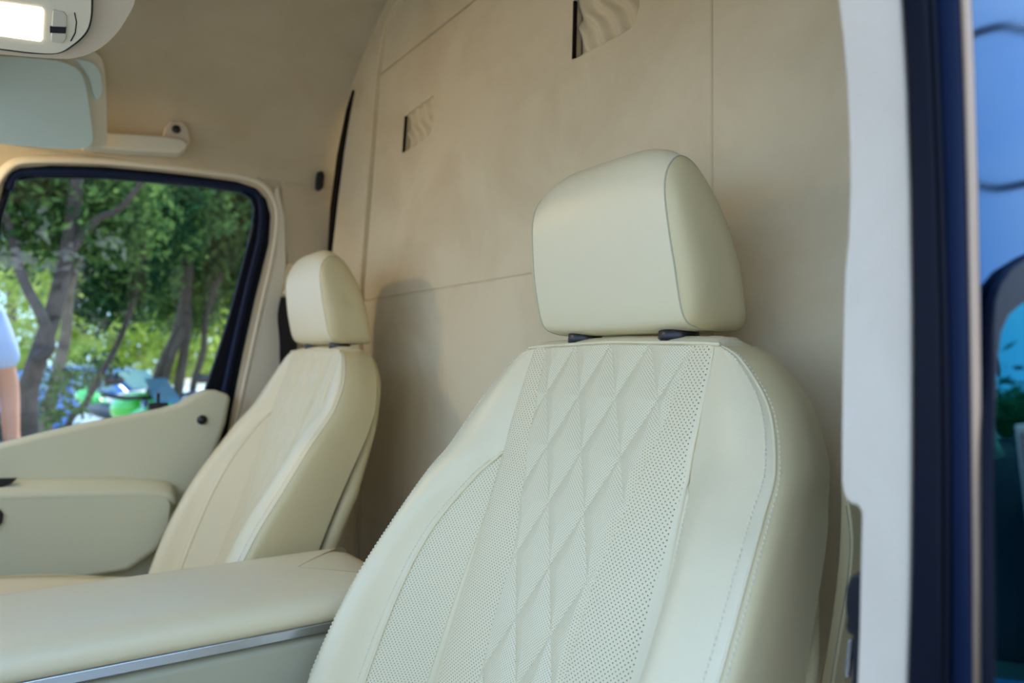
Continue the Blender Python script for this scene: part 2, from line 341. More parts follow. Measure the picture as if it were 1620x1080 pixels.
strip('outer_seal_lip', [(u + 1, v) for u, v in b2], [(u - 3, v) for u, v in b3], py + .0, .014, m_rubber2, t3, bev=.005, seg=5)
for k, r_ in ((6, .0016), (22, .0025)):
    tube('seal_ridge', smooth_path([Y(u + k, v, py + (-.006 if k < 10 else .004)) for u, v in b2], 3), r_, m_rubber, t3)
# body side: tilted glossy skin running rearwards
def body(u, v, xo=0.0):
    n = Vector((1, 0, .10)).normalized(); p0 = Vector((CAM.x - .192 + xo, .42, 1.5)); d = ray(u, v); t = (p0 - CAM).dot(n) / d.dot(n); return CAM + d * t
def bp(y, z, xo=0.0): return Vector((CAM.x - .192 + xo - .10 * (z - 1.5), y, z))
wr = struct(plate('wall_right', [bp(.428, .55), bp(.424, 2.5), bp(4.2, 2.5), bp(4.2, .55)], (-.03, 0, 0), m_paint))
tube('body_edge', [Y(u, v, .420) for u, v in [(u + 1, v) for u, v in b3]], .0026, m_edge, wr)
# sliding door window: rubber frame with large corner radius and tinted pane
fo = [body(u, v) for u, v in [(1551, 1130), (1551, 700), (1552, 600), (1552, 520), (1556, 475), (1566, 449), (1586, 425), (1620, 404), (1660, 386), (1720, 370)]]
fi = [body(u, v) for u, v in [(1553, 1130), (1554, 720), (1556, 640), (1561, 565), (1566, 527), (1578, 500), (1596, 484), (1620, 471), (1660, 458), (1720, 450)]]
fr_o = fo + [bp(1.0, fo[-1].z), bp(1.0, fo[0].z - .3), Vector((fo[0].x, fo[0].y, fo[0].z)) + Vector((.0165, 0, -.3))]
fr_i = fi + [bp(.99, fi[-1].z), bp(.99, fi[0].z - .27), fi[0] + Vector((.0149, 0, -.27))]
w2 = struct(plate('window_2', fr_o, (.006, 0, 0), m_rubber, holes=[fr_i], bev=.002))
plate('pane', [p + Vector((.0005, 0, 0)) for p in fr_i], (.0015, 0, 0), m_glass2, w2)

# ================================================================== SEATS
ROWS_R = [(.166, 1.515, 0), (.196, 1.500, 0), (.238, 1.458, 0), (.264, 1.408, .008), (.272, 1.373, .02), (.281, 1.340, .036), (.293, 1.270, .060), (.300, 1.190, .085), (.304, 1.080, .100), (.300, .950, .100)]
ZC = [1.520, 1.508, 1.472, 1.420, 1.383, 1.345, 1.272, 1.19, 1.08, .95]
QE = [.132, .129, .122, .112, .102, .093, .075, .071, .070, .070]
PE = [.155, .156, .157, .158, .159, .158, .155, .155, .155, .155]
GD = [.157, .158, .160, .161, .163, .168, .178, .187, .193, .195]; GF = [0, -.002, -.003, -.005, -.010, -.013, -.014, -.014, -.014, -.014]
PD = [.159, .161, .163, .165, .167, .198, .238, .250, .255, .255]; PF = [0, 0, 0, -.002, -.007, .004, .022, .036, .042, .042]
REARF = [-.060, -.062, -.070, -.075, -.075, -.070, -.056, -.046, -.04, -.04]
CT = []
for i, (rd, rz, rf) in enumerate(ROWS_R):
    crestd = PD[i] * .45 + rd * .55; crestf = max(PF[i], 0) * .3 + rf * .7 + (.010 if i > 1 else .004 * i)
    row = [(0, 0), (QE[i], 0), (PE[i], 0 if i < 4 else -.003), (GD[i], GF[i]), (PD[i], PF[i]), (crestd, crestf), (rd, rf), (rd + .009, rf - .035 if i > 2 else -.03), (rd - .004, REARF[i])]
    CT.append([(d, f, rz + (ZC[i] - rz) * (1 - min(1, (d / rd)) ** 2)) for d, f in row])
CTR = []
for i, row in enumerate(CT):
    r2 = list(row)
    if i >= 4:
        gd_, gf_, gz_ = row[3]; rd, rf, rz = row[6]
        r2[3] = (gd_ - .003, gf_, gz_)
        r2[4] = (gd_ + .012, gf_ + .35 * (rf - gf_) + .004, row[4][2]); r2[5] = (gd_ * .5 + rd * .5, rf + .010, row[5][2])
    CTR.append(r2)
def yc(z): return .584 - (1.515 - z) * .36
SIDE_N = 8
def surf(c, h, sgn=1):
    """c: column 0..8, h: row 0..9 -> local seat point (d, y, z)"""
    n = len(CT) - 1; i = min(int(h), n - 1); f = h - i
    def rowpt(r):
        return cr1((CT if sgn < 0 else CTR)[r], c)
    p = cr1([rowpt(max(i - 1, 0)), rowpt(i), rowpt(i + 1), rowpt(min(i + 2, n))], 1 + f)
    d, ff, z = p
    return Vector((sgn * d, yc(z) - ff, z))
def arclen_s(z): return (1.52 - z) * 1.063
def quilt_h(d, s):
    a_ = (d / .033 + s / .066) / 2; b_ = (d / .033 - s / .066) / 2
    m_ = min(abs(a_ - round(a_)), abs(b_ - round(b_))) * 2
    return .0075 * min(1, m_ / .62) ** .55
def patch(name, c0, c1, nc, h0, h1, nh, m, parent, sides=(1, -1), disp=None, push=0):
    bm = bmesh.new(); uvl = bm.loops.layers.uv.new('UVMap')
    for sg in sides:
        rows = []; uvs = []
        for j in range(nh + 1):
            h = h0 + (h1 - h0) * j / nh; rr = []; uu = []
            for i in range(nc + 1):
                p = surf(c0 + (c1 - c0) * i / nc, h, sg); s = arclen_s(p.z)
                if disp: p = p + Vector((0, -disp(p.x, s, i / nc, j / nh), 0))
                p.y -= push
                rr.append(p); uu.append((p.x if c0 < 3 else sg * (abs(p.x) + (yc(p.z) - p.y) * .7), s))
            rows.append(rr); uvs.append(uu)
        gd = [[bm.verts.new(p) for p in r_] for r_ in rows]
        for j in range(nh):
            for i in range(nc):
                idx = [(j, i), (j, i + 1), (j + 1, i + 1), (j + 1, i)]
                if sg > 0: idx = idx[::-1]
                fc = bm.faces.new([gd[a_][b_] for a_, b_ in idx])
                for lp, (a_, b_) in zip(fc.loops, idx): lp[uvl].uv = uvs[a_][b_]
    bmesh.ops.remove_doubles(bm, verts=bm.verts, dist=1e-6)
    return link(name, bm, m, parent)
def stitches(name, cfun, parent, h0, h1, sides=(1, -1), step=.0048, r_=.0007, lift=.0009, m=m_stitch):
    bm = bmesh.new()
    for sg in sides:
        pts = []; N = 700
        for i in range(N + 1):
            h = h0 + (h1 - h0) * i / N; pts.append(surf(cfun(h), h, sg))
        acc = 0; k = 0; start = pts[0]; last = pts[0]; on = []
        for p in pts[1:]:
            acc += (p - last).length; last = p
            if acc > step:
                a_ = start.lerp(p, .15) + Vector((sg * lift * .3, -lift, 0)); b_ = start.lerp(p, .8) + Vector((sg * lift * .3, -lift, 0))
                bm_tube(bm, [a_, (a_ + b_) / 2 + Vector((0, -lift * .5, 0)), b_], [r_ * .5, r_, r_ * .5], 5)
                start = p; acc = 0
    return link(name, bm, m, parent)
def copy_tree(o, parent=None):
    c = o.copy(); C.objects.link(c); c.parent = parent
    for ch in list(o.children): copy_tree(ch, c)
    return c
def make_seat():
    t = thing('front_seat', '', 'seat')
    for sd_ in ((1,), (-1,)):
        patch('quilted_panel', 0, 1, 66, 0.02, 9, 330, m_quilt, t, sides=(1, -1), disp=lambda d, s, a_, b_: quilt_h(d, s) * min(1, (1 - a_) * 12) * min(1, b_ * 40)) if sd_[0] > 0 else None
        patch('perforated_band', 1, 2.0, 14, 0.02, 9, 140, m_perf, t, sides=sd_, disp=lambda d, s, a_, b_: .0016 * math.sin(math.pi * a_) ** .5)
        patch('welt_strip', 2.0, 3.0, 5, 0, 9, 120, m_leather, t, sides=sd_)
        patch('perforated_inset' if sd_[0] < 0 else 'bolster_inner', 3.0, 4.0, 16, 4.0, 9, 120, m_perf if sd_[0] < 0 else m_leather, t, sides=sd_, disp=lambda d, s, a_, b_: .003 * math.sin(math.pi * a_) ** .7 * min(1, b_ * 5))
        bo = patch('bolster', 4.0, 6.0, 30, 0, 9, 160, m_leather, t, sides=sd_, disp=lambda d, s, a_, b_: -.0018 * math.exp(-((a_ - 1) / .05) ** 2))
        patch('upper_welt', 3.0, 4.0, 5, 0, 4.0, 50, m_leather, t, sides=sd_)
        patch('side_cushion', 6.0, 8.0, 20, 0, 9, 160, m_leather_shade, t, sides=sd_, disp=lambda d, s, a_, b_: -.0018 * math.exp(-(a_ / .06) ** 2))
        for nm, cc, ha, hb in (('ridge_stitching', 5.80, .1, 8), ('ridge_stitching', 6.16, .1, 8), ('piping_stitching', 4.14, 4.4, 8.5)):
            stitches(nm, (lambda h, cc=cc: cc), bo, ha, hb, sides=sd_)['kind'] = 'stuff'
    # top roll: from the front edge back over the top
    bm = bmesh.new(); rows = []
    cols = [(c_ / 10, sg) for sg in (-1, 1) for c_ in (range(60, 0, -2) if sg < 0 else range(0, 62, 2))]
    for (df, dz) in ((0, 0), (.006, .005), (.018, .009), (.036, .009), (.052, .003), (.060, -.010), (.062, -.03)):
        rr = []
        for c_, sg in cols:
            p = surf(abs(c_), 0, sg); f0 = yc(p.z) - p.y
            yb = yc(1.515) + .062
            k = df / .062; yy = p.y + (yb - p.y) * k
            rr.append(Vector((p.x * (1 - .02 * k), yy, p.z + (dz if df < .055 else 0) * (1 - (abs(c_) / 6) ** 4) + (dz if df >= .055 else 0))))
        rows.append(rr)
    bm_loft(bm, rows); bmesh.ops.recalc_face_normals(bm, faces=bm.faces); link('top_roll', bm, m_leather, t)
    # piping lines
    bm = bmesh.new()
    bm_tube(bm, [surf(c_ / 10, 0, sg) + Vector((0, -.001, .0015)) for c_, sg in [(k, -1) for k in range(60, 0, -2)] + [(k, 1) for k in range(0, 62, 2)]], .0022, 8)
    bmesh.ops.recalc_face_normals(bm, faces=bm.faces); link('top_piping', bm, m_leather, t)
    for sg in (1, -1):
        pts = [surf(4.0, 4.15 + (9 - 4.15) * i / 90, sg) + Vector((0, -.001, 0)) for i in range(91)]
        pts = [surf(3.05, 4.0, sg)] + pts
        tube('bolster_piping', pts, .0022, m_leather, t)
        pts = [surf(3.0, 3.9 + 5.1 * i / 90, sg) + Vector((0, .001, 0)) for i in range(91)]
        tube('groove_seam', pts, .0016, m_leather_shade, t, 6)
    for sg in (1, -1):
        pts = [surf(6.0, 9 * i / 150, sg) + Vector((0, .0008, 0)) for i in range(151)]
        tube('ridge_seam', pts, .0014, m_leather, t, 6)
    # back shell: thin padded shell behind a dark gap
    def ring(ins, yo, h):
        p = surf(8, h, 1); k_ = max(0, min(1, (p.z - 1.24) / .16)); return p.x - ins - .018 - .03 * k_, p.y + yo * (1 - .35 * k_), p.z - .012 * max(0, (p.z - 1.40) / .12)
    bm = bmesh.new(); rows = []
    hs_ = [i * .18 for i in range(51)]
    def shell_rows(profile):
        rws = []
        for ins, yo in profile:
            L = []
            for h in hs_[::-1]:
                x, y, z = ring(ins, yo, h); L.append(Vector((-x, y, z)))
            for h in hs_:
                x, y, z = ring(ins, yo, h); L.append(Vector((x, y, z)))
            rws.append(L)
        return rws
    bm_loft(bm, shell_rows([(.03, .004), (.012, .006), (.010, .012), (.03, .012)])); bmesh.ops.recalc_face_normals(bm, faces=bm.faces)
    link('shell_gap', bm, m_dark, t)
    bm = bmesh.new(); rws = shell_rows([(.02, .012), (-.006, .010), (-.012, .018), (-.012, .030), (-.004, .042), (.04, .046)])
    gg = bm_loft(bm, rws)
    n = len(hs_)
    for k in range(n - 1):                                   # close the rear face across
        a_, b_ = gg[-1][n - 1 - k], gg[-1][n - 2 - k]; c_, d_ = gg[-1][n + k], gg[-1][n + k + 1]
        if (a_.co - c_.co).length > 1e-4: bm.faces.new((a_, b_, d_, c_))
    bmesh.ops.recalc_face_normals(bm, faces=bm.faces); link('back_shell', bm, m_leather_shade, t)
    # headrest
    hp = [(.596, 1.532), (.574, 1.544), (.562, 1.590), (.555, 1.640), (.552, 1.690), (.560, 1.720), (.578, 1.736), (.600, 1.729), (.622, 1.700), (.644, 1.650), (.659, 1.590), (.666, 1.550), (.664, 1.532), (.630, 1.530)]
    NP = len(hp) * 4
    hpc = []
    ext = hp + hp[:3]
    for i in range(NP):
        t_ = i / 4; k = int(t_); f = t_ - k
        P4 = [hp[(k - 1) % len(hp)], hp[k % len(hp)], hp[(k + 1) % len(hp)], hp[(k + 2) % len(hp)]]
        hpc.append(cr1(P4, 1 + f))
    cy_, cz_ = .603, 1.625
    def hr_ring(x):
        ax = abs(x); L = []
        for (yy, zz) in hpc:
            e_ = (ax / .142)
            if ax <= .122: k = 1 - .03 * (ax / .122) ** 3
            else: k = .97 * math.sqrt(max(0, 1 - ((ax - .122) / .020) ** 2)) ** .55
            z_ = cz_ + (zz - cz_) * k; y_ = cy_ + (yy - cy_) * k
            top = max(0, (z_ - 1.60) / .135)
            z_ -= top * .034 * min(1, e_) ** 5
            xx = x * (1 - .055 * max(0, top)) * (1 + .02 * (1 - top))
            L.append(Vector((xx, y_, z_)))
        return L
    hr = bpy.data.objects.new('headrest', None)
    xsn = [-.122 + .244 * i / 40 for i in range(41)]
    bm = bmesh.new(); bm_loft(bm, [hr_ring(x) for x in xsn], closed_u=True); bmesh.ops.recalc_face_normals(bm, faces=bm.faces)
    hr = link('headrest', bm, m_leather, t)
    for sg in (1, -1):
        bm = bmesh.new(); rg = [hr_ring(sg * (.1222 + .0198 * math.sin(math.pi / 2 * i / 12))) for i in range(13)]
        gg = bm_loft(bm, rg, closed_u=True); bm.faces.new(gg[-1]); bmesh.ops.recalc_face_normals(bm, faces=bm.faces)
        link('headrest_side', bm, m_leather_shade, hr)
        pts = [Vector((p.x, cy_ + (p.y - cy_) * .997, cz_ + (p.z - cz_) * .998)) for p in hr_ring(sg * .1222)]
        tube('headrest_seam', pts, .0011, m_console_body, hr, 6, closed=True)
        box('zip_tab', (sg * .122, .628, 1.524), (.010, .018, .006), m_leather, hr, bev=.002)
    for sg in (1, -1):
        bm = bmesh.new(); bmesh.ops.create_cone(bm, cap_ends=True, segments=24, radius1=.024, radius2=.021, depth=.026, matrix=Matrix.Translation((sg * .082, .612, 1.528)))
        link('headrest_post', bm, m_black, t)
    # cushion
    bm = bmesh.new(); rows = []
    for j, (y, zt, wd) in enumerate([(.42, .90, .27), (.36, .93, .285), (.2, .95, .29), (.05, .978, .29), (-.05, .985, .285), (-.10, .97, .275), (-.125, .93, .26), (-.13, .90, .25)]):
        rr = []
        for d, dz in [(-1.0, -.14), (-1.03, -.06), (-1.02, .02), (-.95, .06), (-.82, .065), (-.66, .035), (-.55, .0), (-.3, .004), (0, .006), (.3, .004), (.55, 0), (.66, .035), (.82, .065), (.95, .06), (1.02, .02), (1.03, -.06), (1.0, -.14)]:
            rr.append(Vector((d * wd, y, zt + dz)))
        rows.append(rr)
    bm_loft(bm, rows); bmesh.ops.recalc_face_normals(bm, faces=bm.faces)
    cu = link('seat_cushion', bm, m_leather, t); md = cu.modifiers.new('s', 'SUBSURF'); md.levels = 2; md.render_levels = 2
    tube('cushion_seam', smooth_path([(-.235, -.08, 1.046), (-.245, .05, 1.042), (-.245, .2, 1.015)], 6), .0016, m_leather_shade, cu)
    box('seat_base', (0, .14, .83), (.46, .46, .16), m_black, t, bev=.01)
    return t
s1 = make_seat(); s1.location = (.48, 0, 0)
s1['label'] = 'large cream leather seat in the foreground with diamond-quilted perforated back and headrest'
s2 = copy_tree(s1); s2.location = (-.48, -.035, 0)
s2['label'] = 'farther cream leather seat beside the window, behind the padded centre armrest'

def N_(u, v): return Y(u, v, .630) - s1.location
stp = plate('side_trim', [N_(p.x, p.y) for p in smooth_path([(1328, 770, 0), (1329, 800, 0), (1326, 878, 0), (1314, 982, 0), (1298, 1074, 0), (1285, 1140, 0)], 3)] + [N_(p.x, p.y) for p in smooth_path([(1308, 1140, 0), (1319, 1077, 0), (1337, 967, 0), (1346, 908, 0), (1349, 849, 0), (1343, 797, 0), (1337, 770, 0)], 3)], (0, .02, 0), m_leather_shade, s1, bev=.003)
tube('trim_seam', [N_(p.x, p.y) + Vector((0, -.0005, 0)) for p in smooth_path([(1339, 800, 0), (1345, 849, 0), (1342, 908, 0), (1333, 967, 0), (1315, 1077, 0), (1304, 1140, 0)], 4)], .0007, m_console_body, stp, 6)

# ------------------------------------------------------------------ centre console
cn = thing('centre_console', 'long padded cream armrest box between the two seats with a bright metal strip', 'console', (0, .1, .75))
def cbox(name, x0, x1, y0, y1, z0, z1, m, bev, seg=5):
    return box(name, ((x0 + x1) / 2, (y0 + y1) / 2 - .1, (z0 + z1) / 2 - .75), (x1 - x0, y1 - y0, z1 - z0), m, cn, bev, seg=seg)
bm = bmesh.new()
ol = [(-.125, -.5), (-.125, .42), (-.118, .455), (-.095, .478), (-.06, .488), (.06, .488), (.10, .478), (.125, .455), (.133, .42), (.133, -.5)]
rws = []
cx_ = .004; cyy = -.006
for ins, z in ((.010, 1.128), (.003, 1.132), (0, 1.140), (0, 1.150), (.005, 1.160), (.014, 1.168), (.030, 1.173), (.06, 1.1755), (.09, 1.1765), (.127, 1.177)):
    rws.append([Vector((p.x * (1 - ins / .129), p.y - ins * max(0, min(1, (p.y - .28) / .20)) - .1, z - .75)) for p in smooth_path([(a_, b_, 0) for a_, b_ in ol], 4)])
gg = bm_loft(bm, rws, closed_u=True, cap=True); bmesh.ops.recalc_face_normals(bm, faces=bm.faces)
link('padded_lid', bm, m_leather, cn)
cbox('metal_strip', -.117, .1255, -.5, .478, 1.114, 1.128, m_chrome, .002)
cbox('console_body', -.110, .116, -.48, .47, .752, 1.108, m_console_body, .012)

# ------------------------------------------------------------------ belts
bl = thing('seat_belt', 'black shoulder belt hanging from a cream guide on the far pillar', 'seat belt', S(455, 470, -.915))
o0 = bl.location
q = [S(457, 470, -.90), S(452, 500, -.89), S(455, 540, -.885), S(455, 600, -.88), S(450, 680, -.875)]
bm = bmesh.new(); rws = [[p - o0 + Vector((0, -.022, 0)), p - o0 + Vector((0, .026, 0)), p - o0 + Vector((-.002, .026, 0)), p - o0 + Vector((-.002, -.022, 0))] for p in smooth_path(q, 4)]
bm_loft(bm, rws, closed_u=True, cap=True); bmesh.ops.recalc_face_normals(bm, faces=bm.faces); link('webbing', bm, m_belt, bl, False)
bevel(plate('belt_guide', [S(u, v, -.895) - o0 for u, v in [(456, 450), (478, 452), (476, 476), (452, 470), (446, 464)]], (.014, 0, 0), m_leather, bl), .004)
b2_ = thing('belt_buckle_guide', 'black plastic belt guide squeezed between the near seat and the door pillar', 'seat belt', Y(1345, 960, .47))
o0 = b2_.location
def L(u, v, y=.462): return Y(u, v, y) - o0
plate('guide_housing', [L(1356, 905), (L(1343, 912)), L(1337, 930), L(1336, 955), L(1338, 975), L(1336, 990), L(1340, 1003), L(1366, 1010), L(1366, 905)], (0, .03, 0), m_black, b2_, bev=.003)
plate('belt_webbing', [L(1349, 1000), L(1347, 1160), L(1364, 1160), L(1364, 1000)], (0, .006, 0), m_belt, b2_)
plate('label_tab', [L(1341, 1012), L(1336, 1070), L(1341, 1072), L(1346, 1013)], (0, .004, 0), m_chrome, b2_, bev=.0005)

# ------------------------------------------------------------------ overhead lamp console
def D(u, v, d): return hd(u, v, d)
oc = thing('overhead_console', 'ivory overhead console with a lit warm reading lamp, top left corner', 'lamp', D(60, 40, 1.0))
o0 = oc.location
fr = Matrix((rgt, upv, -fwd)).transposed()
pn = (Vector((0.62, -0.12, -0.78))).normalized()
pc = D(60, 40, .97)
def O(u, v, k=0.0):
    d = ray(u, v); t = (pc + pn * k - CAM).dot(pn) / d.dot(pn); return CAM + d * t - o0
bevel(plate('housing', [O(u, v, -.006) for u, v in smooth_path([(-70, -70, 0), (80, -90, 0), (222, -60, 0), (214, 0, 0), (200, 30, 0), (182, 56, 0), (156, 78, 0), (126, 91, 0), (90, 94, 0), (0, 86, 0), (-70, 80, 0)], 1) for u, v in [(u, v)]] if False else [O(p.x, p.y, -.006) for p in smooth_path([(222, -60, 0), (214, 0, 0), (200, 30, 0), (182, 56, 0), (156, 78, 0), (126, 90, 0), (90, 93, 0), (0, 86, 0), (-70, 80, 0)], 4)] + [O(-70, -70, -.006)], -pn * .10, m_suede_pale, oc), .022, 6)
plate('gap_ring', [O(p.x, p.y, .0) for p in smooth_path([(146, -50, 0), (147, 0, 0), (145, 34, 0), (136, 55, 0), (116, 73, 0), (92, 85, 0), (50, 85, 0), (0, 79, 0), (-70, 72, 0)], 4)] + [O(-70, -60, .0)], -pn * .006, m_black, oc)
plate('face', [O(p.x, p.y, .006) for p in smooth_path([(142, -50, 0), (144, 0, 0), (142, 34, 0), (133, 54, 0), (113, 72, 0), (90, 84, 0), (50, 83, 0), (0, 77, 0), (-70, 70, 0)], 4)] + [O(-70, -60, .006)], -pn * .012, m_white_trim, oc, bev=.005, seg=5)
plate('lamp_lens', [O(u, v, .0075) for u, v in [(-50, 2), (0, 4), (66, 13), (69, 17), (67, 62), (64, 66), (0, 57), (-50, 50)]], -pn * .004, m_lamp, oc, bev=.001)
sw = plate('rocker_switch', [O(u, v, .009) for u, v in [(83, 16), (101, 20), (106, 27), (105, 62), (99, 69), (80, 66)]], -pn * .006, m_grey_plastic, oc, bev=.0015)
plate('switch_band', [O(u, v, .0096) for u, v in [(79, 42), (105, 43), (104, 53), (79, 52)]], -pn * .002, m_black, sw)
tube('face_line', [O(u, v, .0062) for u, v in [(118, 20), (121, 35), (119, 52), (112, 65)]], .0007, m_dark, oc, 6)
struct(box('trim_4', (0, -.42, 2.03), (1.66, .60, .03), m_suede_dark, bev=.01))

# unseen warm fill lamp added under the header shelf to light the partition
cl_ = thing('added_fill_lamp', 'small warm fill lamp added under the header shelf, left of the frame', 'lamp', (-.72, -.30, 2.015))
box('fill_housing', (0, 0, -.012), (.16, .09, .024), m_white_trim, cl_, bev=.006)
box('lens', (0, 0, -.026), (.13, .06, .006), m_lamp, cl_, bev=.002)
ld = bpy.data.lights.new('added_fill_light', 'AREA'); ld.shape = 'RECTANGLE'; ld.size = .12; ld.size_y = .055; ld.energy = 2.4; ld.color = (1, .66, .30)
lo = bpy.data.objects.new('added_fill_light', ld); C.objects.link(lo); lo.location = (-.72, -.28, 1.975); lo.rotation_euler = Vector((-.45, -.75, .45)).to_track_quat('Z', 'Y').to_euler()

# sun visor at the far side, with its hinge bracket, and the grab bar behind
vp = [D(-60, 160, 1.50), D(148, 160, 1.66), D(60, 230, 1.60)]
vnn = (vp[1] - vp[0]).cross(Vector((0.15, 0, 1))).normalized()
if vnn.dot(fwd) > 0: vnn = -vnn
def V(u, v, k=0.0):
    d = ray(u, v); t = (vp[0] + vnn * k - CAM).dot(vnn) / d.dot(vnn); return CAM + d * t
vs = thing('sun_visor', 'pale grey-green sun visor folded against the side above the far window', 'sun visor', V(60, 160))
o0 = Vector(vs.location)
bevel(plate('visor_pad', [V(p.x, p.y) - o0 for p in smooth_path([(-80, 84, 0), (0, 88, 0), (60, 92, 0), (100, 98, 0), (124, 110, 0), (135, 132, 0), (141, 165, 0), (146, 205, 0), (147, 222, 0), (138, 233, 0), (110, 235, 0), (60, 232, 0), (0, 226, 0), (-80, 214, 0)], 3)], -vnn * .022, m_visor, vs), .007, 5)
bevel(plate('hinge_bracket', [V(p.x, p.y, -.024) - o0 for p in smooth_path([(80, 70, 0), (140, 78, 0), (158, 88, 0), (165, 105, 0), (169, 150, 0), (170, 200, 0), (168, 228, 0), (155, 234, 0), (130, 232, 0), (120, 200, 0), (110, 120, 0)], 2)], -vnn * .03, m_white_trim, vs), .008, 5)
bevel(plate('hinge_cover', [V(p.x, p.y, -.012) - o0 for p in smooth_path([(120, 92, 0), (143, 97, 0), (156, 108, 0), (162, 130, 0), (162, 148, 0), (154, 158, 0), (148, 150, 0), (142, 125, 0), (132, 108, 0)], 2)], -vnn * .012, m_visor, vs), .003, 4)
gh = thing('grab_handle', 'ivory moulded grab bar ending at a dark screw above the far window', 'handle', S(230, 225, -.895))
o0 = Vector(gh.location)
def G(u, v, x=-.865): return S(u, v, x) - o0
plate('bar', [G(u, v) for u, v in [(130, 206), (168, 208), (260, 214), (290, 219), (297, 227), (292, 238), (284, 242), (200, 238), (130, 232)]], (-.05, 0, 0), m_white_trim, gh, bev=.008, seg=5)
plate('bracket', [G(u, v, -.883) for u, v in [(258, 218), (262, 200), (270, 192), (289, 192), (297, 202), (302, 222), (292, 240), (270, 236)]], (-.03, 0, 0), m_suede_pale, gh, bev=.004)
bm = bmesh.new(); bmesh.ops.create_cone(bm, cap_ends=True, segments=20, radius1=.0105, radius2=.009, depth=.006, matrix=Matrix.Translation(G(279, 204, -.879)) @ Matrix.Rotation(math.pi / 2, 4, 'Y'))
link('screw', bm, m_black, gh)

# ------------------------------------------------------------------ sticker on the rear pane
stz0, stz1 = None, None
def B(u, v): return body(u, v)
sa = B(1598, 672); sb = B(1598, 964)
st = thing('sticker', 'clear rectangular service sticker with white vertical lettering on the tinted side pane', 'sticker', bp(sa.y, (sa.z + sb.z) / 2, .003))
o0 = Vector(st.location)
yy0, yy1, zz0, zz1 = sa.y, sa.y + .044, sb.z, sa.z
m_film = mat('sticker_film', srgb(66, 118, 132), .2, metal=.9, coat=0)
m_film_in = mat('sticker_inner', srgb(36, 92, 112), .15, metal=.95, coat=0)
bevel(plate('film', [bp(yy0, zz0, .0022) - o0, bp(yy0, zz1, .0022) - o0, bp(yy1, zz1, .0022) - o0, bp(yy1, zz0, .0022) - o0], (.0004, 0, 0), m_film, st), .0002)
plate('inner_field', [bp(yy0 + .004, zz0 + .05, .0027) - o0, bp(yy0 + .004, zz1 - .004, .0027) - o0, bp(yy1 - .004, zz1 - .004, .0027) - o0, bp(yy1 - .004, zz0 + .05, .0027) - o0], (.0002, 0, 0), m_film_in, st)
tx = bpy.data.curves.new('lettering', 'FONT'); tx.body = 'Mercedes-Benz Service24h & Accident'; tx.size = .0072; tx.extrude = .0001; tx.offset = .00012; tx.align_x = 'LEFT'
to = bpy.data.objects.new('lettering', tx); C.objects.link(to)
Zax = Vector((1, 0, .10)).normalized(); Xax = Vector((-.10, 0, 1)).normalized(); Yax = Zax.cross(Xax)
Mt = Matrix((Xax, Yax, Zax)).transposed().to_4x4(); zt = B(1605, 960)
bpy.context.view_layer.update()
wid = to.dimensions.x; tgt = (B(1605, 768) - B(1605, 962)).length
tx.size *= tgt / wid
dp = bpy.context.evaluated_depsgraph_get(); to.data = tx
me = bpy.data.meshes.new_from_object(to.evaluated_get(bpy.context.evaluated_depsgraph_get())); bpy.data.objects.remove(to)
to = bpy.data.objects.new('lettering', me); C.objects.link(to); me.materials.clear(); me.materials.append(m_sticker_txt)
Mt.translation = bp(yy0 + .0085, zt.z, .0031) - o0; to.parent = st; to.matrix_local = Mt

# ================================================================== OUTSIDE
m_ground = mat('sunlit_pavement', srgb(165, 155, 138), .9, var=srgb(140, 130, 115), vscale=.8)
m_kerb = mat('pavement', srgb(170, 160, 145), .9)
struct(box('floor_outside', (0, 0, -.05), (160, 160, .1), m_ground, bev=0)).name = 'ground'
struct(box('sidewalk', (-4.4, 0, .06), (4.6, 20, .12), m_kerb, bev=.02))
m_bark = mat('dark_bark', srgb(72, 62, 58), .9, bump=1, bscale=40, var=srgb(44, 38, 36), vscale=12)
m_bark2 = mat('grey_bark', srgb(128, 116, 104), .9, bump=1, bscale=40, var=srgb(84, 74, 66), vscale=10)
def leafmat(name, c1, c2, tr=.45):
    m = bpy.data.materials.new(name); m.use_nodes = True; t = m.node_tree; t.nodes.clear()
    o = t.nodes.new('ShaderNodeOutputMaterial'); d = t.nodes.new('ShaderNodeBsdfDiffuse'); l = t.nodes.new('ShaderNodeBsdfTranslucent')
    x = t.nodes.new('ShaderNodeMixShader'); x.inputs[0].default_value = tr; ge = t.nodes.new('ShaderNodeNewGeometry')
    c = t.nodes.new('ShaderNodeMix'); c.data_type = 'RGBA'; c.inputs[6].default_value = c1; c.inputs[7].default_value = c2
    t.links.new(ge.outputs['Random Per Island'], c.inputs[0]); t.links.new(c.outputs[2], d.inputs[0]); t.links.new(c.outputs[2], l.inputs[0])
    t.links.new(d.outputs[0], x.inputs[1]); t.links.new(l.outputs[0], x.inputs[2]); t.links.new(x.outputs[0], o.inputs[0]); return m
m_leaf = leafmat('deep_green_leaves', srgb(38, 70, 44), srgb(112, 142, 78))
m_leaf_b = leafmat('bright_green_leaves', srgb(150, 175, 50), srgb(235, 238, 130), .55)
m_leaf_d = leafmat('dark_green_leaves', srgb(24, 52, 40), srgb(66, 102, 64), .35)
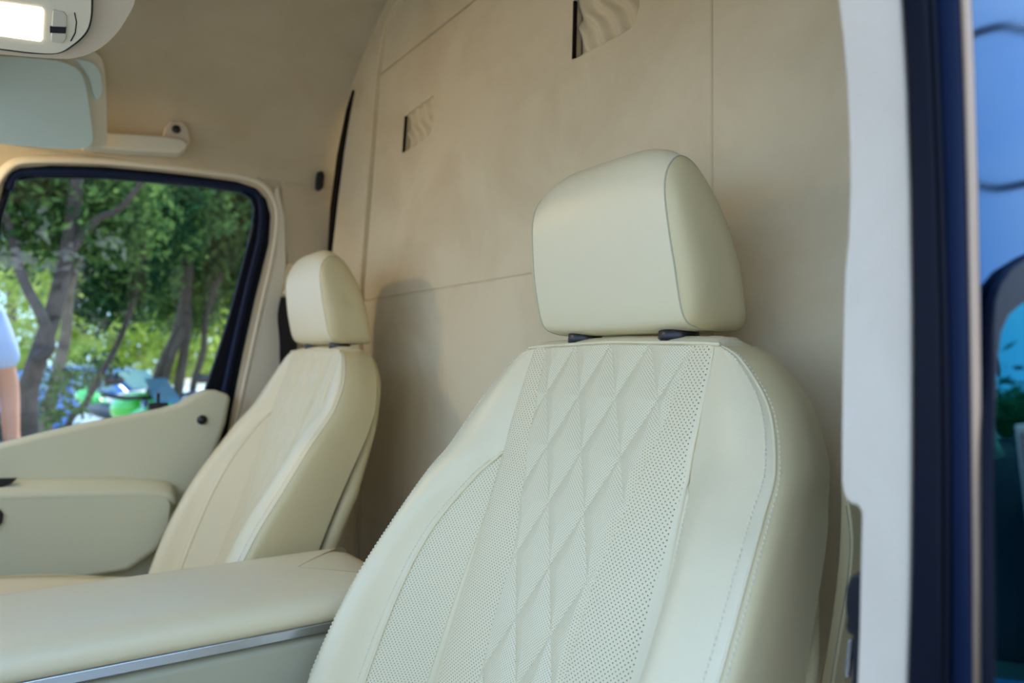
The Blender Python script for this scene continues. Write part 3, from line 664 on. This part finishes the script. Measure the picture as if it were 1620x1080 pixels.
def bm_leaves(bm, blobs, n, size):
    tot = sum(b[1] ** 2 for b in blobs)
    for (c, r_) in blobs:
        k = int(n * r_ ** 2 / tot)
        # leaves grow in little sprays
        for _ in range(max(1, k // 9)):
            d = Vector((R.gauss(0, 1), R.gauss(0, 1), R.gauss(0, 1))).normalized() * (r_ * R.uniform(.35, 1.0)); d.z *= .75
            sc = Vector(c) + d
            for _ in range(9):
                p = sc + Vector((R.gauss(0, 1), R.gauss(0, 1), R.gauss(0, .7))) * size * 1.7
                a_ = Vector((R.gauss(0, 1), R.gauss(0, 1), R.gauss(0, 1))).normalized(); b_ = a_.orthogonal().normalized()
                b_ = Matrix.Rotation(R.uniform(0, 6.28), 3, a_) @ b_; s_ = size * R.uniform(.6, 1.3)
                vs_ = [bm.verts.new(p + q_) for q_ in (a_ * s_, b_ * s_ * .45, -a_ * s_, -b_ * s_ * .45)]
                bm.faces.new(vs_)
def tree(label, trunks, blobs, n, size, lm, bark, group=None):
    base = Vector(trunks[0][0][0]); 
    t = thing('tree', label, 'tree', (base.x, base.y, .0), group); o0_ = Vector(t.location)
    for k, (pts, r0, r1) in enumerate(trunks):
        P = smooth_path([Vector(p) - o0_ for p in pts], 4); N = len(P)
        tube('trunk' if k == 0 else 'branch', P, [r0 + (r1 - r0) * i / (N - 1) for i in range(N)], bark, t, 10)
    bm = bmesh.new(); bm_leaves(bm, [(Vector(c) - o0_, r_) for c, r_ in blobs], n, size)
    f = link('foliage', bm, lm, t, False); f['kind'] = 'stuff'
    return t
def px(path, d): return [hd(u, v, d) for u, v in path]
def down(p, dx=0): return Vector((p.x + dx * .2, p.y + dx, .02))
# left, close: dark twisted trunk
A = px([(42, 690), (44, 620), (62, 560), (84, 495), (104, 410), (118, 320), (124, 230)], 4.2)
tree('close dark twisted tree at the left side of the window, leaning right', [([down(A[0])] + A, .062, .032), (px([(95, 560), (100, 500), (70, 440), (40, 400), (10, 330)], 4.2)[0:] and px([(60, 565), (78, 548), (66, 500), (38, 445), (20, 380), (0, 300)], 4.1), .035, .02), (px([(104, 410), (150, 350), (190, 330), (230, 280)], 4.2), .025, .012)],
     [(hd(60, 330, 4.4), .55), (hd(120, 300, 4.6), .5), (hd(170, 340, 4.7), .5), (hd(10, 300, 4.3), .45), (hd(60, 210, 4.5), .8), (hd(88, 650, 4.6), .17), (hd(84, 605, 4.6), .15), (hd(-80, 300, 4.4), .8)], 15000, .032, m_leaf, m_bark)
A = px([(70, 700), (84, 620), (104, 530), (112, 450), (150, 300)], 5.0)
tree('paler straight trunk standing just behind the close twisted tree', [([down(A[0])] + A, .05, .025)], [(hd(130, 300, 5.4), .6), (hd(180, 420, 5.5), .4), (hd(210, 330, 5.6), .6), (hd(160, 480, 5.6), .3)], 9000, .032, m_leaf_d, m_bark2)
A = px([(104, 682), (134, 640), (160, 592), (190, 535), (212, 470), (228, 380), (232, 280)], 5.4)
tree('thin dark tree slanting to the right across the middle of the window', [([down(A[0], -.2)] + A, .026, .016)], [(hd(215, 440, 5.6), .32), (hd(240, 330, 5.9), .65), (hd(195, 400, 5.8), .35), (hd(250, 230, 6), .7), (hd(150, 590, 5.6), .16)], 10000, .033, m_leaf, m_bark)
A = px([(232, 650), (244, 610), (262, 565), (282, 520), (296, 450), (300, 330)], 6.6)
tree('many-stemmed tree fanning up at the right of the window beside the green motorcycle', [([down(A[0])] + A, .038, .05), (px([(254, 650), (262, 600), (272, 565), (290, 520)], 6.5), .03, .03), (px([(278, 650), (284, 600), (292, 550), (296, 500), (290, 440)], 6.6), .045, .035), (px([(300, 650), (308, 600), (322, 555), (326, 500), (350, 430)], 6.7), .03, .025)],
     [(hd(310, 400, 7), .7), (hd(360, 360, 7), .6), (hd(290, 320, 7), .7), (hd(350, 460, 7.1), .45), (hd(270, 480, 7.1), .3), (hd(380, 300, 7), .6), (hd(330, 230, 7), .9), (hd(260, 410, 7.2), .4), (hd(420, 400, 7.2), .7), (hd(310, 500, 7.3), .3)], 17000, .045, m_leaf, m_bark)
# sunlit shrubs and trees across the road
k = 0
labs = ['sunlit yellow-green bush at the far back, left of the cars', 'sunlit yellow-green bush directly behind the blue car', 'sunlit yellow-green bush at the far back behind the many-stemmed tree', 'sunlit bush at the far back by the rear window post']
for u, lb in zip((60, 190, 275, 350), labs):
    c = hd(u, 545, 19)
    tree(lb, [([(c.x, c.y, 0), (c.x, c.y, 1.0), (c.x + .1, c.y, 2.2)], .12, .05)], [(Vector((c.x, c.y - .5, 1.6)), 1.1), (Vector((c.x, c.y + .5, 2.2)), 1.2), (Vector((c.x - .3, c.y, 3.4)), 1.3)], 2600, .12, m_leaf_b, m_bark2, )
labs = ['tall dark green tree behind the bushes, far left', 'tall dark green tree behind the bushes, centre of the window', 'tall dark green tree behind the bushes, far right']
for u, lb in zip((20, 190, 360), labs):
    c = hd(u, 400, 24)
    tree(lb, [([(c.x, c.y, 0), (c.x, c.y, 3.0), (c.x + .1, c.y, 6)], .22, .1)], [(Vector((c.x, c.y, 5.2)), 2.3), (Vector((c.x, c.y - 1.2, 7.5)), 2.4), (Vector((c.x, c.y + 1.3, 7.8)), 2.4), (Vector((c.x, c.y, 9.8)), 2.0), (Vector((c.x, c.y + 1.5, 4.0)), 1.3), (Vector((c.x, c.y - 1.6, 4.0)), 1.3)], 6500, .17, m_leaf, m_bark2)

# cars
m_cglass = mat('car_glass', srgb(90, 130, 150), .08, metal=.3)
m_tyre = mat('tyre', srgb(22, 22, 24), .8)
def car(label, paint, loc, rz):
    t = thing('car', label, 'car', loc); t.rotation_euler = (0, 0, rz)
    side = [(-2.15, .35), (-2.2, .6), (-2.12, .82), (-1.5, .95), (-.95, 1.0), (-.45, 1.36), (.1, 1.45), (1.1, 1.43), (1.75, 1.25), (2.05, .98), (2.15, .7), (2.12, .35)]
    P = [(p.x, p.z) for p in smooth_path([(a_, 0, b_) for a_, b_ in side], 4)]
    bm = bmesh.new(); rws = []
    for s_ in (-1, -.93, -.75, -.4, 0, .4, .75, .93, 1):
        k_ = 1 - .10 * abs(s_) ** 6
        rws.append([Vector((x * (1 - .02 * s_ * s_), s_ * (.88 - (.17 * max(0, z - .9) / .5)), .35 + (z - .35) * k_)) for x, z in P])
    gg = bm_loft(bm, rws); bm.faces.new(gg[0]); bm.faces.new(gg[-1][::-1]); bmesh.ops.recalc_face_normals(bm, faces=bm.faces)
    link('body', bm, paint, t)
    for sy in (-1, 1):
        for (a_, b_, c_, d_) in (((-.75, 1.02), (-.38, 1.30), (.12, 1.36), (.12, 1.02)), ((.2, 1.02), (.2, 1.36), (1.05, 1.34), (1.5, 1.05))):
            plate('window', [Vector((x, sy * (.885 - .17 * (z - .9) / .5), z)) for x, z in (a_, b_, c_, d_)], (0, sy * .006, 0), m_cglass, t)
        for x in (-1.35, 1.35):
            bm = bmesh.new(); bmesh.ops.create_cone(bm, cap_ends=True, segments=24, radius1=.32, radius2=.32, depth=.2, matrix=Matrix.Translation((x, sy * .80, .32)) @ Matrix.Rotation(math.pi / 2, 4, 'X'))
            wh = link('wheel', bm, m_tyre, t); bevel(wh, .03)
    plate('windscreen', [Vector((-.90, y, 1.045)) for y in (-.68, .68)] + [Vector((-.46, y, 1.365)) for y in (.6, -.6)], (-.012, 0, .012), m_cglass, t)
    return t
c = hd(165, 600, 14); car('blue car seen far off through the window, behind the white car', mat('blue_car_paint', srgb(70, 120, 200), .25, coat=.6), (c.x, c.y, -.12), math.radians(236))
c = hd(540, 620, 9.0); car('white car parked between the blue car and the green motorcycle', mat('white_car_paint', srgb(240, 240, 240), .25, coat=.6), (c.x, c.y, .0), math.radians(58)).scale = (1.25, 1.1, 1.25)
# motorcycle
c = hd(200, 660, 6.2); rb_ = ray(200, 660)
mc = thing('motorcycle', 'bright green sport motorcycle parked outside, just above the door sill', 'motorcycle', (c.x, c.y, .12)); mc.rotation_euler = (0, 0, math.atan2(rb_.y, rb_.x) + .45); mc.scale = (1.12, 1.12, 1.12)
m_grn = mat('green_fairing', srgb(40, 200, 50), .25, coat=.7)
def ell(name, c_, s_, m, par, rx=0):
    bm = bmesh.new(); bmesh.ops.create_uvsphere(bm, u_segments=24, v_segments=14, radius=1, matrix=Matrix.Translation(c_) @ Matrix.Rotation(rx, 4, 'Y') @ Matrix.Diagonal((*s_, 1))); return link(name, bm, m, par)
for x in (-.62, .62):
    bm = bmesh.new(); bm_tube(bm, [Vector((x + .27 * math.cos(a_ * math.pi / 14), 0, .3 + .27 * math.sin(a_ * math.pi / 14))) for a_ in range(28)], .055, 8, closed=True)
    bmesh.ops.create_cone(bm, cap_ends=True, segments=16, radius1=.09, radius2=.09, depth=.1, matrix=Matrix.Translation((x, 0, .3)) @ Matrix.Rotation(math.pi / 2, 4, 'X'))
    for k in range(6): bm_tube(bm, [Vector((x, 0, .3)), Vector((x + .25 * math.cos(k * math.pi / 3), 0, .3 + .25 * math.sin(k * math.pi / 3)))], .014, 6)
    bmesh.ops.recalc_face_normals(bm, faces=bm.faces); link('wheel', bm, m_tyre, mc)
bm = bmesh.new(); rws = []
for x, zc_, hw, hh in ((-.68, .80, .05, .05), (-.60, .80, .13, .12), (-.4, .70, .17, .22), (-.15, .62, .18, .26), (.1, .60, .15, .2), (.22, .62, .08, .12)):
    rws.append([Vector((x, hw * math.cos(a_), zc_ + hh * math.sin(a_))) for a_ in [k * math.pi / 8 for k in range(16)]])
bm_loft(bm, rws, closed_u=True, cap=True); bmesh.ops.recalc_face_normals(bm, faces=bm.faces); link('fairing', bm, m_grn, mc)
ell('fuel_tank', (-.12, 0, .86), (.22, .15, .12), m_grn, mc, .1)
ell('seat', (.28, 0, .82), (.28, .13, .05), m_black, mc, -.15)
ell('tail', (.58, 0, .90), (.22, .09, .07), m_grn, mc, -.3)
plate('windshield', [Vector((-.62, -.10, .90)), Vector((-.62, .10, .90)), Vector((-.42, .08, 1.08)), Vector((-.42, -.08, 1.08))], (0.008, 0, .008), m_cglass, mc)
tube('handlebar', [(-.34, -.34, .98), (-.40, -.2, .95), (-.40, .2, .95), (-.34, .34, .98)], .016, m_black, mc)
for sy in (-1, 1):
    ell('mirror', (-.48, sy * .32, 1.08), (.03, .07, .035), m_black, mc)
    tube('fork', [(-.42, sy * .08, .93), (-.62, sy * .08, .3)], .025, m_chrome, mc)
ell('engine', (0, 0, .42), (.25, .14, .16), m_black, mc)

# trees on the near side of the street (they show only as reflections in the glass and the paint)
for (x, y, lb) in ((9.5, -3.5, 'leafy tree across the near side of the street, mirrored in the far window'), (10.5, 1.5, 'leafy tree straight across the near side of the street, mirrored in the glass'), (9.5, 6.5, 'leafy tree down the near side of the street, mirrored in the side pane'), (8, 12, 'leafy tree farthest down the near side of the street')):
    tree(lb, [([(x, y, 0), (x, y + .1, 1.6), (x, y - .1, 3.4)], .16, .08)], [(Vector((x, y, 3.0)), 1.5), (Vector((x, y - 1.3, 2.4)), 1.3), (Vector((x, y + 1.4, 2.5)), 1.3), (Vector((x, y, 1.2)), 1.1)], 2600, .16, m_leaf_d, m_bark)

# ------------------------------------------------------------------ dashboard (out of frame to the left)
struct(box('trim_5', (0, -.68, 1.02), (1.7, .30, .5), mat('dashboard', srgb(60, 58, 54), .7), bev=.04))

# ------------------------------------------------------------------ people
def skin_body(name, joints, edges, m, parent, sub=2):
    bm = bmesh.new(); ly = bm.verts.layers.skin.verify(); vs_ = {}
    for i, (k, (p, r_)) in enumerate(joints.items()):
        v = bm.verts.new(p); v[ly].radius = (r_, r_) if not isinstance(r_, tuple) else r_; v[ly].use_root = (i == 0); vs_[k] = v
    for a_, b_ in edges: bm.edges.new((vs_[a_], vs_[b_]))
    o = link(name, bm, m, parent); md = o.modifiers.new('skin', 'SKIN'); md.use_smooth_shade = True
    sb_ = o.modifiers.new('sub', 'SUBSURF'); sb_.levels = sub; sb_.render_levels = sub
    return o
m_skin = mat('skin', srgb(176, 122, 96), .5); m_skin.node_tree.nodes['Principled BSDF'].inputs['Subsurface Weight'].default_value = .1
m_hair = mat('dark_hair', srgb(34, 26, 22), .6)
def person(label, loc, rz, shirt, trousers, scale=1.0, cap=None, raise_arm=False):
    t = thing('person', label, 'person', loc); t.rotation_euler = (0, 0, rz); t.scale = (scale,) * 3
    J = {'pelvis': ((0, 0, .95), .12), 'waist': ((0, 0, 1.10), .10), 'chest': ((0, 0, 1.32), .11), 'nb': ((-.01, 0, 1.47), .062), 'neck': ((0, 0, 1.53), .054), 'jaw': ((.025, 0, 1.585), .066), 'head': ((.02, 0, 1.66), .088), 'crown': ((.01, 0, 1.725), .062)}
    E = [('pelvis', 'waist'), ('waist', 'chest'), ('chest', 'nb'), ('nb', 'neck'), ('neck', 'jaw'), ('jaw', 'head'), ('head', 'crown')]
    JS = {k: (J[k][0], J[k][1] + .040 - (.02 if k == 'nb' else 0)) for k in ('pelvis', 'waist', 'chest', 'nb')}; ES = [('pelvis', 'waist'), ('waist', 'chest'), ('chest', 'nb')]
    JT = {'pelvis': ((0, 0, .96), .135)}; ET = []
    hands = []
    for sy, n_ in ((1, 'l'), (-1, 'r')):
        up = raise_arm and sy > 0
        sh = (0, sy * .175, 1.42); el = (.16, sy * .26, 1.26) if up else (-.01, sy * .235, 1.15); wr_ = (.30, sy * .12, 1.46) if up else (.07, sy * .24, .92); pa = (.335, sy * .09, 1.52) if up else (.095, sy * .238, .855)
        J.update({'sh' + n_: (sh, .052), 'el' + n_: (el, .040), 'wr' + n_: (wr_, .027), 'pa' + n_: (pa, (.036, .02)), 'hp' + n_: ((0, sy * .09, .90), .10), 'kn' + n_: ((.015, sy * .10, .50), .060), 'an' + n_: ((-.02, sy * .10, .09), .040), 'toe' + n_: ((.15, sy * .115, .035), .034)})
        E += [('chest', 'sh' + n_), ('sh' + n_, 'el' + n_), ('el' + n_, 'wr' + n_), ('wr' + n_, 'pa' + n_), ('pelvis', 'hp' + n_), ('hp' + n_, 'kn' + n_), ('kn' + n_, 'an' + n_), ('an' + n_, 'toe' + n_)]
        mid = Vector(sh).lerp(Vector(el), .75)
        JS.update({'sh' + n_: (sh, .078), 'mid' + n_: (mid, .068)}); ES += [('chest', 'sh' + n_), ('sh' + n_, 'mid' + n_)]
        JT.update({'hp' + n_: ((0, sy * .09, .88), .115), 'kn' + n_: ((.015, sy * .10, .50), .082), 'an' + n_: ((-.02, sy * .10, .12), .066)}); ET += [('pelvis', 'hp' + n_), ('hp' + n_, 'kn' + n_), ('kn' + n_, 'an' + n_)]
        d_ = (Vector(pa) - Vector(wr_)).normalized(); side_ = Vector((1, 0, 0)) if not up else Vector((0, sy, .2)).normalized(); side_ = (side_ - d_ * side_.dot(d_)).normalized(); curl = d_.cross(side_) * sy
        for f_, (of, ln) in enumerate(((.026, .072), (.009, .080), (-.009, .075), (-.026, .060))):
            b0 = Vector(pa) + side_ * of; q_ = [b0, b0 + d_ * ln * .5, b0 + d_ * ln * .8 + curl * .012, b0 + d_ * ln + curl * .028]
            for i_ in range(4): J['f%s%d%d' % (n_, f_, i_)] = (q_[i_], (.0095, .009, .0085, .0075)[i_])
            E += [('pa' + n_, 'f%s%d0' % (n_, f_))] + [('f%s%d%d' % (n_, f_, i_), 'f%s%d%d' % (n_, f_, i_ + 1)) for i_ in range(3)]
        b0 = Vector(wr_).lerp(Vector(pa), .5) + side_ * .03; q_ = [b0, b0 + side_ * .02 + d_ * .025, b0 + side_ * .022 + d_ * .055]
        for i_ in range(3): J['t%s%d' % (n_, i_)] = (q_[i_], .011 - .001 * i_)
        E += [('wr' + n_, 't%s0' % n_), ('t%s0' % n_, 't%s1' % n_), ('t%s1' % n_, 't%s2' % n_)]
        bm = bmesh.new(); bmesh.ops.create_uvsphere(bm, u_segments=16, v_segments=10, radius=1, matrix=Matrix.Translation((.06, sy * .112, .045)) @ Matrix.Diagonal((.145, .05, .05, 1))); link('shoe', bm, m_black, t)
    skin_body('body', J, E, m_skin, t); skin_body('shirt', JS, ES, shirt, t); skin_body('trousers', JT, ET, trousers, t)
    if cap:
        bm = bmesh.new(); bmesh.ops.create_uvsphere(bm, u_segments=24, v_segments=14, radius=1, matrix=Matrix.Translation((.005, 0, 1.70)) @ Matrix.Diagonal((.112, .100, .095, 1)))
        bmesh.ops.delete(bm, geom=[v for v in bm.verts if v.co.z < 1.69], context='VERTS'); c_ = link('cap', bm, cap, t)
        box('cap_peak', (.14, 0, 1.695), (.10, .13, .006), cap, c_, bev=.003)
    else:
        bm = bmesh.new(); bmesh.ops.create_uvsphere(bm, u_segments=24, v_segments=16, radius=1, matrix=Matrix.Translation((-.008, 0, 1.70)) @ Matrix.Diagonal((.108, .098, .10, 1)))
        bmesh.ops.delete(bm, geom=[v for v in bm.verts if v.co.z < 1.64 or (v.co.x > .04 and v.co.z < 1.73)], context='VERTS'); link('hair', bm, m_hair, t)
    ell('nose', (.112, 0, 1.645), (.016, .012, .022), m_skin, t)
    for sy in (-1, 1):
        ell('eye', (.098, sy * .033, 1.668), (.010, .013, .008), m_white_trim, t); ell('ear', (.01, sy * .088, 1.655), (.016, .008, .028), m_skin, t)
    ell('mouth', (.098, 0, 1.605), (.008, .022, .006), mat('lips', srgb(150, 80, 74), .5), t)
    return t
m_shirt = mat('pale_blue_shirt', srgb(150, 168, 205), .8, bump=.5, bscale=30); m_trou = mat('grey_blue_trousers', srgb(150, 162, 186), .85)
c = hd(-106, 600, 2.95)  # solid figure added outside in place of a reflection in the glass
person('person in pale blue shirt added outside in place of a reflection at the left edge of the window', (c.x, c.y, .12), math.radians(8), m_shirt, m_trou, 1.08)
def refl(u, v, dist):
    h_ = body(u, v); n_ = Vector((1, 0, .10)).normalized(); d_ = ray(u, v); r_ = d_ - 2 * d_.dot(n_) * n_; return h_ + r_ * dist
c = refl(1573, 880, 1.7)
person('person in white cap and dark shirt, arm raised, mirrored in the side pane', (c.x, c.y, 0), math.radians(-115), mat('dark_shirt', srgb(120, 70, 66), .8), mat('pale_trousers', srgb(176, 184, 204), .8), .98, cap=mat('white_cap', srgb(236, 238, 246), .7), raise_arm=True)
# overhead street cables and a pole, mirrored in the paint
def far_line(name, label, cat, pts, r_, m):
    P = [refl(u, v, dd) for u, v, dd in pts]; t = thing(name, label, cat, P[0]); tube('cable' if cat == 'cable' else 'post', smooth_path([p - P[0] for p in P], 5), r_, m, t); return t
for (u_, d_, lb) in ((1570, 24, 'round dark tree mirrored in the lower side pane, nearest the door edge'), (1640, 30, 'round dark tree mirrored in the side pane beside the sticker')):
    c = refl(u_, 700, d_); tree(lb, [([(c.x, c.y, 0), (c.x, c.y + .1, 1.0), (c.x, c.y, 1.9)], .14, .08)], [(Vector((c.x, c.y, 1.9)), 1.2), (Vector((c.x - 1.1, c.y, 1.4)), 1.1), (Vector((c.x + 1.2, c.y, 1.5)), 1.1)], 2600, .14, m_leaf, m_bark)
far_line('street_cable', 'upper dark overhead cable mirrored in the side paint', 'cable', [(1500, 70, 7.5), (1545, 52, 7.5), (1585, 42, 7.5), (1625, 48, 7.5), (1700, 60, 7.5)], .035, m_black)
far_line('street_cable', 'lower dark overhead cable mirrored in the side paint', 'cable', [(1500, 280, 7.5), (1545, 292, 7.5), (1580, 298, 7.5), (1625, 290, 7.5), (1700, 280, 7.5)], .035, m_black)
